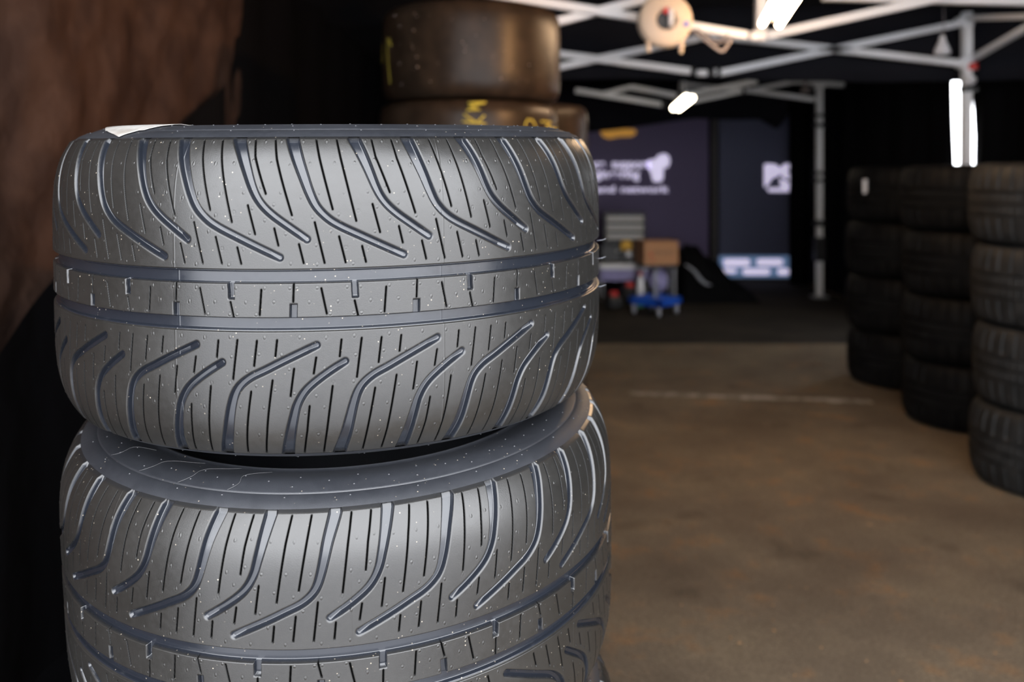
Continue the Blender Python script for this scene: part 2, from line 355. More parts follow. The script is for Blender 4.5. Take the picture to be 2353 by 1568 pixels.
def tread_arrays():
    # columns: fine over the part of the circumference that can be seen, coarse elsewhere
    R = R0 * 1000
    a0, a1 = -1.62 * R, 2.12 * R
    fine = np.arange(a0, a1, 0.46)
    coarse = np.arange(a1, a0 + 2 * math.pi * R - 0.5, 2.4)
    U = np.concatenate([fine, coarse])
    zz = [0.0]; z = 0.0
    while z < 150.7:
        step = 0.45 if 13.5 < z < 31 else 0.85
        z += step; zz.append(min(z, 150.7))
    zz = np.array(zz); Zr = np.concatenate([-zz[:0:-1], zz])
    # lips that run over the tread edge
    H = np.zeros((len(U), len(Zr)), np.float32); G = np.zeros_like(H); SL = np.zeros_like(H)
    az = np.abs(Zr)
    g = 2.3 * sstep(-az, -29.6, -28.9) + 4.2 * sstep(-az, -27.9, -26.6)          # outer step wall, then floor
    g = g * sstep(az, 15.7, 17.0) * 1.0
    g = np.where(az < 22, 6.5 * sstep(az, 15.6, 17.2), g)
    H[:] = g[None, :]
    G[:] = sstep(az, 15.9, 16.8)[None, :] * sstep(-az, -29.0, -28.4)[None, :]
    Pm = P
    def window(u0, u1, z0, z1):
        cols = np.nonzero((U > u0) & (U < u1))[0]
        rows = np.nonzero((Zr > z0) & (Zr < z1))[0]
        return cols, rows
    kmin = int(math.floor((U[0] + 60) / Pm)) - 1; kmax = int(math.ceil((U[-1] + 60) / Pm)) + 1
    lugs = []
    for pts, h0, h1, inner_first in ((US, 6.6, 4.0, False), (UL, 6.8, 4.0, False), (LL, 4.0, 6.6, True), (LS, 4.0, 6.6, True)):
        poly = smooth_poly(pts)
        seg = [0.0]
        for a, b in zip(poly, poly[1:]): seg.append(seg[-1] + float(np.linalg.norm(b - a)))
        tot = seg[-1]
        hw = []
        for s_ in seg:
            d_in = s_ if inner_first else tot - s_
            d_out = tot - s_
            if inner_first: q = s_ / tot
            else: q = 1 - s_ / tot
            hw.append(4.0 + 0.35 * q + 2.6 * max(0, (q - 0.45) / 0.55) ** 1.5)
        inn = [(s_ if inner_first else tot - s_) for s_ in seg]
        lugs.append((poly, hw, inn))
    for k in range(kmin, kmax + 1):
        off = k * Pm
        for poly, hw, inn in lugs:
            xs = [p[0] for p in poly]; zs_ = [p[1] for p in poly]
            cols, rows = window(min(xs) + off - 9, max(xs) + off + 9, min(zs_) - 9, max(zs_) + 9)
            if len(cols) < 2: continue
            uu = U[cols][:, None] - off; zz_ = Zr[rows][None, :]
            best = np.full((len(cols), len(rows)), -99.0, np.float32); dep = np.zeros_like(best)
            for i in range(len(poly) - 1):
                a, b = poly[i], poly[i + 1]; d = b - a; l2 = float(d @ d)
                t = np.clip(((uu - a[0]) * d[0] + (zz_ - a[1]) * d[1]) / l2, 0, 1)
                dist = np.sqrt((uu - a[0] - t * d[0]) ** 2 + (zz_ - a[1] - t * d[1]) ** 2)
                s_ = hw[i] + (hw[i + 1] - hw[i]) * t - dist
                inner = inn[i] + (inn[i + 1] - inn[i]) * t
                mk = s_ > best
                best = np.where(mk, s_, best); dep = np.where(mk, 2.6 + 3.2 * np.clip((inner + 2) / 12, 0, 1), dep)
            h = dep * (0.12 * sstep(best, -0.5, 0.5) + 0.88 * sstep(best, 0.2, 2.3))
            sub = H[np.ix_(cols, rows)]; H[np.ix_(cols, rows)] = np.maximum(sub, h)
            gg = sstep(best, 0.0, 0.9); sub = G[np.ix_(cols, rows)]; G[np.ix_(cols, rows)] = np.maximum(sub, gg)
        for sp in SIPES:
            poly = [np.array(p, float) for p in sp]
            xs = [p[0] for p in poly]; zs_ = [p[1] for p in poly]
            cols, rows = window(min(xs) + off - 2, max(xs) + off + 2, min(zs_) - 2, max(zs_) + 2)
            if len(cols) < 2: continue
            uu = U[cols][:, None] - off; zz_ = Zr[rows][None, :]
            dd = np.full((len(cols), len(rows)), 99.0)
            for a, b in zip(poly, poly[1:]):
                d = b - a; t = np.clip(((uu - a[0]) * d[0] + (zz_ - a[1]) * d[1]) / float(d @ d), 0, 1)
                dd = np.minimum(dd, np.sqrt((uu - a[0] - t * d[0]) ** 2 + (zz_ - a[1] - t * d[1]) ** 2))
            h = 3.5 * sstep(-dd, -0.70, -0.15)
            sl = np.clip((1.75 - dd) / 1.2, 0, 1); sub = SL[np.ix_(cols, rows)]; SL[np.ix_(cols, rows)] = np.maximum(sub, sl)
            sub = H[np.ix_(cols, rows)]; H[np.ix_(cols, rows)] = np.maximum(sub, h)
        for (ua, za), (ub, zb), hw_ in NOTCH:
            cols, rows = window(min(ua, ub) + off - 7, max(ua, ub) + off + 7, min(za, zb) - 5, max(za, zb) + 5)
            if len(cols) < 2: continue
            uu = U[cols][:, None] - off; zz_ = Zr[rows][None, :]
            t = (zz_ - za) / (zb - za); uc = ua + (ub - ua) * t
            sgn = 1 if zb > za else -1
            s_ = np.minimum(hw_ - np.abs(uu - uc), (zb - zz_) * sgn + 1.2)
            h = 5.6 * sstep(s_, 0.1, 1.3)
            inside = (zz_ * (1 if za > 0 else -1)) < 23
            h = np.where(inside, h, 0)
            sub = H[np.ix_(cols, rows)]; H[np.ix_(cols, rows)] = np.maximum(sub, h)
            sub = G[np.ix_(cols, rows)]; G[np.ix_(cols, rows)] = np.maximum(sub, np.where(inside, sstep(s_, 0, 1.0), 0))
        for (du, dz) in DOTS:
            cols, rows = window(du + off - 2.5, du + off + 2.5, dz - 2.5, dz + 2.5)
            if len(cols) < 2: continue
            dd = np.sqrt((U[cols][:, None] - off - du) ** 2 + (Zr[rows][None, :] - dz) ** 2)
            h = -0.5 * sstep(-dd, -1.35, -0.7) + 0.35 * sstep(-dd, -0.7, -0.2) + 0.25 * np.exp(-((dd - 1.5) / 0.3) ** 2)
            sub = H[np.ix_(cols, rows)]; H[np.ix_(cols, rows)] = np.where(sub < 0.3, sub + h, sub)
    sec = 2 * math.pi * R / 8
    for k in range(-4, 9):                                   # mould parting ridges
        d = U - (-99 + sec * k + 0.0)
        H -= (0.25 * np.exp(-(d / 0.45) ** 2))[:, None].astype(np.float32)
    H += (0.05 * np.sin(U / 17.0))[:, None].astype(np.float32)
    return U, Zr, H, G, SL

def tread_mesh():
    U, Zr, H, G, SL = tread_arrays()
    th = U / (R0 * 1000) - math.pi / 2
    # one extra row on each edge, dropping over the shoulder lip
    z = Zr / 1000; r = crown(z)[None, :] - H / 1000
    # surface normal tilt is small except at the shoulder: also push inwards along z there
    dr = np.gradient(crown(z), z); nz = -dr / np.sqrt(1 + dr * dr); nr = 1 / np.sqrt(1 + dr * dr)
    rr = crown(z)[None, :] - H / 1000 * nr[None, :]; Z = z[None, :] - H / 1000 * nz[None, :]
    e_r = np.full((len(U), 1), 0.0); 
    lo_r = np.minimum(rr[:, :1], 0.3095) - 0.0022; hi_r = np.minimum(rr[:, -1:], 0.3095) - 0.0022
    rr = np.concatenate([np.minimum(0.3040, lo_r - 0.0015), lo_r, rr, hi_r, np.minimum(0.3040, hi_r - 0.0015)], 1)
    Z = np.concatenate([np.full((len(U), 1), -0.1532), np.full((len(U), 1), -0.1518), Z, np.full((len(U), 1), 0.1518), np.full((len(U), 1), 0.1532)], 1)
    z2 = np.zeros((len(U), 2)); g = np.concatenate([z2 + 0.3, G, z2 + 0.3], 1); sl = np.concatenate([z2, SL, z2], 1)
    nu, nv = rr.shape
    co = np.stack([rr * np.cos(th)[:, None], rr * np.sin(th)[:, None], Z], 2).reshape(-1, 3).astype(np.float32)
    i = np.arange(nu)[:, None]; j = np.arange(nv - 1)[None, :]; i2 = (i + 1) % nu
    q = np.stack([i * nv + j, i2 * nv + j, i2 * nv + j + 1, i * nv + j + 1], 2).reshape(-1, 4).astype(np.int32)
    me = bpy.data.meshes.new('tread')
    me.vertices.add(len(co)); me.vertices.foreach_set('co', co.ravel())
    me.loops.add(q.size); me.loops.foreach_set('vertex_index', q.ravel())
    me.polygons.add(len(q)); me.polygons.foreach_set('loop_start', np.arange(0, q.size, 4, dtype=np.int32))
    me.update(calc_edges=True)
    me.shade_smooth()
    a = me.attributes.new('groove', 'FLOAT', 'POINT'); a.data.foreach_set('value', g.reshape(-1).astype(np.float32))
    a = me.attributes.new('slit_shade', 'FLOAT', 'POINT'); a.data.foreach_set('value', sl.reshape(-1).astype(np.float32))
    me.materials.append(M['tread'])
    return me

def sidewall_profile(s=1, w=0.0):
    p = [(0.3048, 0.1528), (0.3010, 0.1556), (0.2910, 0.1598), (0.2872, 0.1597), (0.2866, 0.1608), (0.2855, 0.1612), (0.2780, 0.1638), (0.268, 0.1655), (0.258, 0.1658), (0.248, 0.1645),
         (0.2440, 0.1650), (0.2425, 0.1662), (0.2400, 0.1655), (0.2385, 0.1600), (0.236, 0.147), (0.2305, 0.141), (0.226, 0.134), (0.2225, 0.127), (0.2235, 0.120), (0.228, 0.118), (0.240, 0.125), (0.262, 0.142), (0.282, 0.140), (0.300, 0.125), (0.312, 0.09), (0.315, 0.04), (0.3155, 0.0)]
    return [(r, z * s) for r, z in p]

TREAD = tread_mesh()
def ring_mesh(name, prof, n, m):
    mb = MB().lathe(prof, n); me = bpy.data.meshes.new(name); me.from_pydata(mb.v, [], mb.f); me.materials.append(m); me.shade_smooth(); return me
def sidewall_mesh(s):
    n = 360
    prof = sidewall_profile(s)
    mb = MB().lathe(prof, n)
    # raised vent stubs on the sidewall
    rr = random.Random(3)
    for k in range(60):
        th = 2 * math.pi * (k + rr.random() * 0.4) / 60
        for r in (0.2785, 0.262, 0.2925) if k % 2 else (0.270,):
            z = np.interp(-r, [-p[0] for p in prof[:14]], [abs(p[1]) for p in prof[:14]]) * s
            c = Vector((r * math.cos(th + 0.02 * (r - .27) * 50), r * math.sin(th + 0.02 * (r - .27) * 50), z))
            vs = []; fs = []
            for i in range(8):
                a = 2 * math.pi * i / 8
                vs.append((c.x + 0.0013 * math.cos(a), c.y + 0.0013 * math.sin(a), c.z - 0.0003 * s))
            for i in range(8):
                a = 2 * math.pi * i / 8
                vs.append((c.x + 0.0009 * math.cos(a), c.y + 0.0009 * math.sin(a), c.z + 0.0006 * s))
            fs = [(i, (i + 1) % 8, 8 + (i + 1) % 8, 8 + i) for i in range(8)] + [tuple(range(8, 16))]
            mb.add(vs, fs)
    me = bpy.data.meshes.new('sidewall'); me.from_pydata(mb.v, [], mb.f); me.materials.append(M['sidewall']); me.shade_smooth()
    me.set_sharp_from_angle(angle=math.radians(50))
    return me
SW_UP, SW_DN = sidewall_mesh(1), sidewall_mesh(-1)
def link(name, me, parent):
    o = bpy.data.objects.new(name, me); C.objects.link(o); o.parent = parent; return o
def wet_tyre(loc, ax, ay, phi=0.0, flip=False, label='', group=None, rs=1.0):
    t = empty('wet_tyre', loc, label, 'tyre', group)
    Mx = Matrix.Rotation(ay, 4, 'Y') @ Matrix.Rotation(ax, 4, 'X') @ Matrix.Rotation(phi, 4, 'Z')
    if flip: Mx = Mx @ Matrix.Rotation(math.pi, 4, 'Y')
    t.matrix_world = Matrix.Translation(loc) @ Mx
    t.scale = (rs, rs, 1)
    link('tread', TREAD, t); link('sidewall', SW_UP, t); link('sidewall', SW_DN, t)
    return t
def surf(r, th, dz=0.0006, s=1):
    """a point on the sidewall at radius r and angle th"""
    prof = sidewall_profile(1)[:14]
    z = float(np.interp(-r, [-p[0] for p in prof], [p[1] for p in prof])) + dz
    return (r * math.cos(th), r * math.sin(th), z * s)

G1 = 'wet weather tyres in the nearest stack'
T1 = wet_tyre((-0.2212, 1.1886, -0.1072), 0.0325, -0.0049, 0, False, 'slant-grooved wet weather tyre topping the nearest stack, white paper sticker on its upper sidewall', G1, 1.006)
T2 = wet_tyre((-0.2085, 1.1890, -0.4422), 0.0856, -0.0126, 0.2194 / 0.33, True, 'wet weather tyre directly under the top tyre of the nearest stack, its upper sidewall showing', G1, 1.014)
T3 = wet_tyre((-0.195, 1.175, -0.780), 0.085, 0.0, 0.4, False, 'wet weather tyre third from the top of the nearest stack, barely in view', G1)
T4 = wet_tyre((-0.20, 1.18, -1.114), 0.03, 0.0, 0.1, False, 'wet weather tyre at the bottom of the nearest stack, resting on the asphalt', G1)

# paper sticker on the top tyre's sidewall, one corner folded over the shoulder
def sticker():
    mb = MB()
    a0, a1 = -2.65, -2.05       # angles on the sidewall
    pts = []
    def P3(r, th): return surf(r, th, 0.0012) if r < 0.3045 else (r * math.cos(th), r * math.sin(th), 0.1545 - (r - 0.3045) * 0.9)
    n, m = 50, 14
    def f(u, v):
        th = a0 + (a1 - a0) * u
        edge = 0.269 + 0.036 * (u / 0.78 if u < 0.78 else (1 - u) / 0.22)
        return P3(0.245 + (edge - 0.245) * v, th)
    mb.grid(f, n, m)
    o = mb.build('sticker', M['paper'], T1, smooth=True)
    sol = o.modifiers.new('thickness', 'SOLIDIFY'); sol.thickness = 0.0004
    o['label'] = 'white paper sticker'
sticker()
# thin hair-like rubber flashes: arcs across the second tyre's sidewall and stubs at the rib edges of the first
def flashes():
    mb = MB()
    for th, r0, r1, lean in ((-2.42, 0.2865, 0.252, 0.18), (-2.20, 0.2865, 0.247, 0.30), (-2.00, 0.2865, 0.246, 0.26), (-1.80, 0.2865, 0.250, 0.16)):
        # tyre 2 is flipped, so its upper side is the local -z side and its angles are mirrored
        pts = []
        for i in range(11):
            t = i / 10; r = r0 + (r1 - r0) * t
            thw = th + lean * t * t * 0.6 + 0.02 * math.sin(t * 7)
            pts.append(surf(r, thw, 0.0008, 1))
        loc = [T2.matrix_world.inverted() @ (Matrix.Translation(T2.location) @ Matrix.Rotation(-0.0126, 4, 'Y') @ Matrix.Rotation(0.0856, 4, 'X') @ Vector(p)) for p in pts]
        mb.tube(loc, 0.00016, 5)
    o = mb.build('rubber_flash', M['flash'], T2, smooth=True)
    o['kind'] = 'stuff'
    mb = MB()
    for z, s in ((0.0265, 1), (0.0045, 1), (-0.0300, 1)):
        for th in (-0.19, math.pi + 0.14):
            r = float(crown(np.array(z))) - 0.001
            c = Vector((r * math.cos(th), r * math.sin(th), z)); d = Vector((math.cos(th), math.sin(th), 0.1))
            mb.tube([c, c + d * 0.006, c + d * 0.011 + Vector((0, 0, 0.0015))], [0.0003, 0.00025, 0.00015], 6)
    o = mb.build('vent_stub', M['grey_print'], T1, smooth=True); o['kind'] = 'stuff'
flashes()

# ------------------------------------------------------------------ slick tyres
def slick_mesh(w=0.152, R=0.33):
    prof = [(0.224, w - .035), (0.232, w - .012), (0.25, w - .002), (0.275, w), (R - .028, w - .004), (R - .014, w - .013), (R - .005, w - .028), (R - .001, w - .05), (R, w - .08), (R + .0005, 0)]
    prof = prof + [(r, -z) for r, z in prof[-2::-1]]
    prof += [(0.235, -w + .04), (R - .03, -w + .035), (R - .02, 0), (R - .03, w - .035), (0.235, w - .04)]
    return prof
def mesh_from(mb, name, m, angle=50):
    me = bpy.data.meshes.new(name); me.from_pydata(mb.v, [], mb.f); me.materials.append(m); me.shade_smooth()
    me.set_sharp_from_angle(angle=math.radians(angle)); return me
SLICK = mesh_from(MB().lathe(slick_mesh(), 128, closed=True), 'slick_tyre', M['slick'])
def slick(loc, tilt, label, group):
    o = bpy.data.objects.new('slick_tyre', SLICK); C.objects.link(o); o.location = loc; o.rotation_euler = (tilt[0], tilt[1], tilt[2])
    return tag(o, label, 'tyre', group)
def chalk(name, parent, strokes, R=0.3312, wd=0.0065):
    """strokes: lists of (theta from the side facing the camera, height), drawn on the tyre's running surface"""
    mb = MB()
    for st in strokes:
        pts = []
        for i in range(len(st) - 1):
            for k in range(5):
                t = k / 5; pts.append((st[i][0] + (st[i + 1][0] - st[i][0]) * t, st[i][1] + (st[i + 1][1] - st[i][1]) * t))
        pts.append(st[-1])
        L3 = []; Rr = []
        for j, (th, z) in enumerate(pts):
            a = pts[max(j - 1, 0)]; b = pts[min(j + 1, len(pts) - 1)]
            d = Vector(((b[0] - a[0]) * R, b[1] - a[1])).normalized(); n = Vector((-d.y, d.x)) * wd / 2
            for s, acc in ((1, L3), (-1, Rr)):
                t2 = th + n.x * s / R; z2 = z + n.y * s
                acc.append((R * math.sin(t2), -R * math.cos(t2), z2))
        vs = L3 + Rr; m = len(L3)
        mb.add(vs, [(i, i + 1, m + i + 1, m + i) for i in range(m - 1)])
    o = mb.build(name, M['chalk'], parent, smooth=True)
    s = o.modifiers.new('t', 'SOLIDIFY'); s.thickness = 0.0005; s.offset = 1
    return o
GS = 'slick tyres in the tall stack behind the nearest stack'
SX, SY = -0.155, 3.44
def th_of(px, Yc=SY, Xc=SX, R=0.331):
    d = Vector(((px - 1176) / F, 1.0)); a = d.dot(d); b = -(d.x * Xc + d.y * Yc); c = Xc * Xc + Yc * Yc - R * R
    t = (-b - math.sqrt(max(0, b * b - a * c))) / a; x, y = d.x * t - Xc, d.y * t - Yc
    return math.atan2(x, -y), t
def cz(px, py, z0):
    th, t = th_of(px); return (th, (400.5 - py) / F * t - z0)
names = ['bottom', 'second from the bottom', 'third from the bottom', 'fourth from the bottom', 'second from the top', 'top']
for i in range(6):
    z0 = FL + 0.154 + 0.308 * i + (0.017 if i == 5 else 0)
    lab = {5: 'smooth slick tyre topping the tall stack behind, yellow chalk mark on its dark side',
           4: 'smooth slick tyre marked KM in yellow chalk, just below the top of the tall stack'}.get(i, 'smooth slick tyre, %s of the tall stack behind the grooved ones' % names[i])
    dx = 0.004 if i == 5 else -0.012 + 0.004 * (i % 3)
    o = slick((SX + dx, SY, z0), (0, 0, 0.3 * i), lab, GS)
    o.rotation_euler = (0, 0, 0)
    if i == 5: o.scale = (1, 1, 1.12)
    if i == 4:
        q = lambda pts: [cz(x, y, z0) for x, y in pts]
        chalk('chalk_letters', o, [q([(1066, 279), (1122, 285)]), q([(1118, 265), (1100, 283), (1070, 262)]), q([(1076, 253), (1108, 252), (1082, 244), (1120, 236)]), q([(1080, 237), (1122, 235)])])
        chalk('chalk_digits', o, [q([(1240, 298), (1228, 276), (1217, 275), (1212, 285), (1214, 298), (1221, 306)]), q([(1248, 279), (1272, 281), (1258, 291), (1285, 300)]), q([(1250, 300), (1290, 310)]), q([(1298, 275), (1303, 305)])])
    if i == 5:
        q = lambda pts: [cz(x, y, z0) for x, y in pts]
        chalk('chalk_writing', o, [q([(893, 92), (886, 104), (888, 140), (893, 185)]), q([(884, 92), (896, 106)])], wd=0.008)
        chalk('chalk_mark', o, [q([(858, 145), (856, 108), (866, 105), (876, 138)])], wd=0.008)
        rr = random.Random(11); mb = MB()
        for k in range(46):
            th = rr.uniform(-1.0, 1.1); z = rr.uniform(-0.12, 0.12); r_ = rr.uniform(0.0008, 0.0019)
            c = Vector((0.3312 * math.sin(th), -0.3312 * math.cos(th), z))
            mb.lathe([(0.0001, -r_), (r_ * .8, -r_ * .5), (r_, 0), (r_ * .8, r_ * .5), (0.0001, r_)], 6, c)
        d = mb.build('rubber_crumb', M['dustspot'], o, smooth=True); d['kind'] = 'stuff'
# slick stack further back
GB = 'slick tyres in the rear stack'
for i in range(5):
    z0 = FL + 0.156 + 0.326 * i - (0.004 * i)
    o = slick((0.035, 4.45, z0), (0, 0, 0), ('smooth slick tyre topping the rear stack, peeping out right of the tall slick stack' if i == 4 else
              'smooth slick tyre in the rear stack, %s up from the ground' % ['lowest', 'second', 'third', 'fourth'][i]), GB)
    o.scale = (1, 1, 0.322 / 0.304)
# unseen stack added straight behind the nearest one to shade the left wall
for i in range(4):
    slick((-0.50, 2.12, FL + 0.152 + 0.3045 * i + 0.0), (0, 0, 0), 'unseen slick tyre added behind the nearest stack for its shadow, %s of four' % ['lowest', 'second lowest', 'second highest', 'highest'][i],
          'unseen slick tyres added to shade the left wall')

# ------------------------------------------------------------------ treaded tyres stacked on the right
def used_mesh():
    R, w = 0.335, 0.165
    nu = 432
    zs = np.concatenate([np.linspace(-0.146, -0.055, 12), [-0.052, -0.050, -0.044, -0.042], np.linspace(-0.038, -0.006, 5), [-0.004, -0.002, 0.002, 0.004], np.linspace(0.006, 0.038, 5), [0.042, 0.044, 0.050, 0.052], np.linspace(0.055, 0.146, 12)])
    vs = []; fs = []
    nv = len(zs)
    for i in range(nu):
        th = 2 * math.pi * i / nu
        for z in zs:
            a = abs(z); r = R - 0.020 * (a / 0.146) ** 4
            h = 0
            if 0.0435 < a < 0.0505 or a < 0.0025: h = 0.008
            if a > 0.06 and (i % 12) < 3: h = max(h, 0.007)
            if a < 0.04 and (i % 6) == 0 and a > 0.012: h = max(h, 0.004)
            vs.append(((r - h) * math.cos(th), (r - h) * math.sin(th), z))
    for i in range(nu):
        for j in range(nv - 1):
            a = i * nv + j; b = ((i + 1) % nu) * nv + j
            fs.append((a, b, b + 1, a + 1))
    mb = MB().add(vs, fs)
    for s in (1, -1):
        prof = [(0.314, 0.1465), (0.308, 0.153), (0.29, 0.161), (0.27, 0.165), (0.25, 0.161), (0.235, 0.148), (0.225, 0.135), (0.230, 0.125), (0.26, 0.14), (0.295, 0.13), (0.31, 0.08), (0.312, 0)]
        mb.lathe([(r, z * s) for r, z in prof], 96)
    return mesh_from(mb, 'treaded_tyre', M['old_rubber'], 35)
USED = used_mesh(); USED_N = USED.copy(); USED_N.materials[0] = M['lighter_rubber']
stacks = [((2.43, 5.70), 'far', 'farthest of the three right-hand stacks'), ((2.385, 4.775), 'middle', 'middle one of the three right-hand stacks'), ((2.27, 3.815), 'near', 'right-hand stack closest to the camera')]
lev = ['bottom tyre', 'second tyre from the bottom', 'second tyre from the top', 'top tyre']
for (x, y), nm, lab in stacks:
    for i in range(4):
        o = bpy.data.objects.new('treaded_tyre', USED_N if nm == 'near' else USED); C.objects.link(o)
        o.location = (x + rnd.uniform(-.012, .012), y + rnd.uniform(-.01, .01), FL + 0.166 + 0.332 * i)
        o.rotation_euler = (0, 0, rnd.uniform(0, 6))
        tag(o, 'dark treaded %s in the %s' % (lev[i], lab), 'tyre', 'treaded tyres in the %s stack on the right' % nm)
        if nm == 'far' and i == 3:
            o.rotation_euler = (0, 0, 0)
            a = math.radians(206)
            tg = MB().box((0.337 * math.cos(a), 0.337 * math.sin(a), 0.045), (0.004, 0.03, 0.085), a, 0.001).build('tag', M['white_plastic'], o)
            tg['label'] = 'small pale tag'

# ------------------------------------------------------------------ setting
XL, XR, YB = -1.25, 3.46, 11.7
fl = MB().grid(lambda u, v: (-6 + 16 * u, -6 + 20 * v, FL), 4, 4).build('floor', M['asphalt']); struct(fl)
pv = MB().box((-2.0, -3.975, FL + 0.004), (14, 8.25, 0.008)).box((-5.4, 3.0, FL + 0.004), (8.0, 6.4, 0.008)).build('trim_2', M['pavement']); struct(pv)  # unseen pale ground added outside to throw daylight on the nearest tyres
M['mat'] = mat('dimmed_far_floor', (0.022, 0.019, 0.016), 0.9, spec=0.1, noise=(2.5, 5, (0.032, 0.027, 0.022), 0.4, 0.6))  # far floor darkened by colour, for the weaker light there
struct(MB().box((1.1, 9.3, FL + 0.0015), (4.6, 4.7, 0.003)).build('trim_dim_floor', M['mat']))
def wl(u, v):
    y = SIDE_Y + (4.24 - SIDE_Y) * u; z = FL + 2.75 * v
    d = 0.018 * math.sin(y * 5.3 + 0.6 * math.sin(z * 3.1)) + 0.010 * math.sin(y * 13 + z * 4) + 0.012 * math.sin((y * 0.8 + z) * 9.0) * math.exp(-((z + 0.3) / 0.6) ** 2) + 0.006 * math.sin((y * 1.6 - z) * 15) + 0.006 * abs(math.sin((y * 0.7 + z * 0.8) * 11 + 2 * math.sin(y * 3))) + 0.004 * abs(math.sin((y * 0.9 - z * 1.3) * 14 + math.sin(z * 7)))
    return (XL + d, y, z)
WL = struct(MB().grid(wl, 260, 90).build('wall_left', M['brown_fabric'], smooth=True))
struct(MB().grid(lambda u, v: (XL - 0.01 + 0.02 * math.sin(u * 60) * min(1, u * 12), 4.13 + 7.6 * u, FL + 2.75 * v), 160, 4).build('wall_left', M['black_fabric'], smooth=True))  # black cloth stands in for the slick stack's shadow on this wall
# black sheet in place of the brown wall's shadow, top edge cut along it
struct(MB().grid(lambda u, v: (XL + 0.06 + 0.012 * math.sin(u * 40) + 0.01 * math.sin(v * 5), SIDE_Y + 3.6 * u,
       FL + v * (0.92 + 0.475 * (SIDE_Y + 3.6 * u - 2.25) - FL * 0 + 0.008 * math.sin(u * 31))), 160, 10).build('trim_shade_wall', M['black_fabric'], smooth=True))
def wr(y0, y1, z0, z1, nu, ph=0.0, edge=None):
    def f(u, v):
        y = y0 + (y1 - y0) * u; z = z0 + (z1 - z0) * v
        return (XR + 0.03 * math.sin(y * 9 + ph) + 0.012 * math.sin(y * 23 + z * 2), y + (edge(u, z) if edge else 0), z)
    return f
# right wall in two curtains that part to daylight
WR = MB()
WR.grid(wr(OPEN[4], 6.93, FL, 1.45, 160, edge=lambda u, z: -0.07 * u ** 8 * max(0, math.sin((z + 0.2) * 3.2))), 160, 14)
WR.grid(wr(7.22, YB, FL, 1.45, 100, 1.0, edge=lambda u, z: -0.10 * (1 - u) ** 12 * max(0, 0.4 - z) * 0.4), 100, 14)
WR.grid(lambda u, v: (XR + 0.02, 6.7 + 0.8 * u, 0.785 + 0.7 * v), 4, 4)
struct(WR.build('wall_right', M['black_fabric'], smooth=True))
struct(MB().grid(lambda u, v: (XL - .1 + 5.0 * u, YB + 0.03 * math.sin(u * 40), FL + 2.75 * v), 80, 6).build('wall_back', M['black_fabric'], smooth=True))
# front wall with the open doorway behind the camera
WF = MB(); x0, x1, z0, z1, yy = OPEN
WF.box(((x1 + XR + .1) / 2, yy, 0.09), (XR + .1 - x1, 0.02, 2.74)).box(((XL - .05 + x0) / 2, yy, 0.0), (x0 - XL + .05, 0.02, 2.56))
struct(WF.build('wall_front', M['black_fabric']))
struct(MB().box((-0.93, 2.6, FL + 0.002), (0.66, 4.0, 0.004)).build('trim_shade_floor', M['black_fabric']))  # black floor sheet added as the shade left of the nearest stack
# two black tent roofs, each hanging a valance
def roof(y0, y1):
    def f(u, v):
        x = -1.28 + 4.8 * u; y = y0 + (y1 - y0) * v
        h = 0.33 * min(1, min(x + 1.28, 3.52 - x) / 2.35, min(y - y0, y1 - y) / 1.3 + 0.0)
        return (x, y, 1.06 + h + 0.012 * math.sin(x * 7 + y * 5))
    return f
RF = MB(); RF.grid(roof(0.2, 3.2), 40, 20); RF.grid(roof(3.2, 6.6), 40, 20); RF.grid(roof(6.6, 11.75), 40, 20)
struct(RF.build('ceiling', M['roof_fabric'], smooth=True))
def valance(y, zb, ztop, x0, x1, label):
    o = MB().grid(lambda u, v: (x0 + (x1 - x0) * u, y + 0.02 * math.sin(u * 37), (zb(x0 + (x1 - x0) * u)) * (1 - v) + ztop * v), 120, 4).build('valance', M['roof_fabric'], smooth=True)
    so = o.modifiers.new('t', 'SOLIDIFY'); so.thickness = 0.003
    return tag(o, label, 'valance', 'black valances hanging from the tent roofs')
valance(5.98, lambda x: 0.61 + 0.01 * math.sin(x * 2), 1.09, -0.35, 3.40, 'black fabric valance hanging behind the nearer tent frame')
SC = [(0.2, 300), (1360, 304), (1420, 298), (1500, 286), (1560, 277), (1600, 272), (1660, 276), (1700, 276), (1745, 274), (1768, 288), (1785, 298), (1800, 280), (1812, 258), (1840, 250), (2353, 250)]
def zscal(x):
    px = 1176 + x / 10.92 * F; py = float(np.interp(px, [p[0] for p in SC], [p[1] for p in SC])); return (400.5 - py) / F * 10.92
valance(10.92, zscal, 1.09, -1.2, 3.40, 'black scalloped valance hanging in front of the purple banner')

# ------------------------------------------------------------------ tent frames
def bar(parent, a, b, r=0.017, name='truss_bar'):
    return MB().tube([a, b], r, square=True, flat=1).build(name, M['white_metal'], parent)
TF = empty('tent_frame', (2.84, 5.8, FL), 'white folding tent frame of crossed bars nearer the camera', 'tent frame', 'folding tent frames under the roof')
def lb(parent, a, b, r=0.017, name='truss_bar'):
    o = Vector(parent.location); return bar(parent, Vector(a) - o, Vector(b) - o, r, name)
Y1, Y2 = 5.8, 4.76
lb(TF, (2.852, 5.8, FL), (2.865, 5.8, 1.02), 0.026, 'leg')
for (a, b, Y) in [((2214, 52), (1652, 168), Y1), ((2214, 147), (1655, 84), Y1), ((1585, 164), (1100, 100), Y1), ((1615, 86), (1100, 192), Y1 + 0.045),
                  ((1762, 82), (2445, -68), Y2), ((1716, 82), (1030, -30), Y2), ((1280, 50), (1500, -6), Y2 + 0.05), ((1890, -8), (2440, 6), Y2 + 0.05)]:
    lb(TF, at(*a, Y), at(*b, Y), 0.021)
lb(TF, (2.85, 5.78, 0.98), (2.85, 3.9, 0.69)); lb(TF, (2.885, 5.78, 0.72), (2.885, 3.9, 1.03))
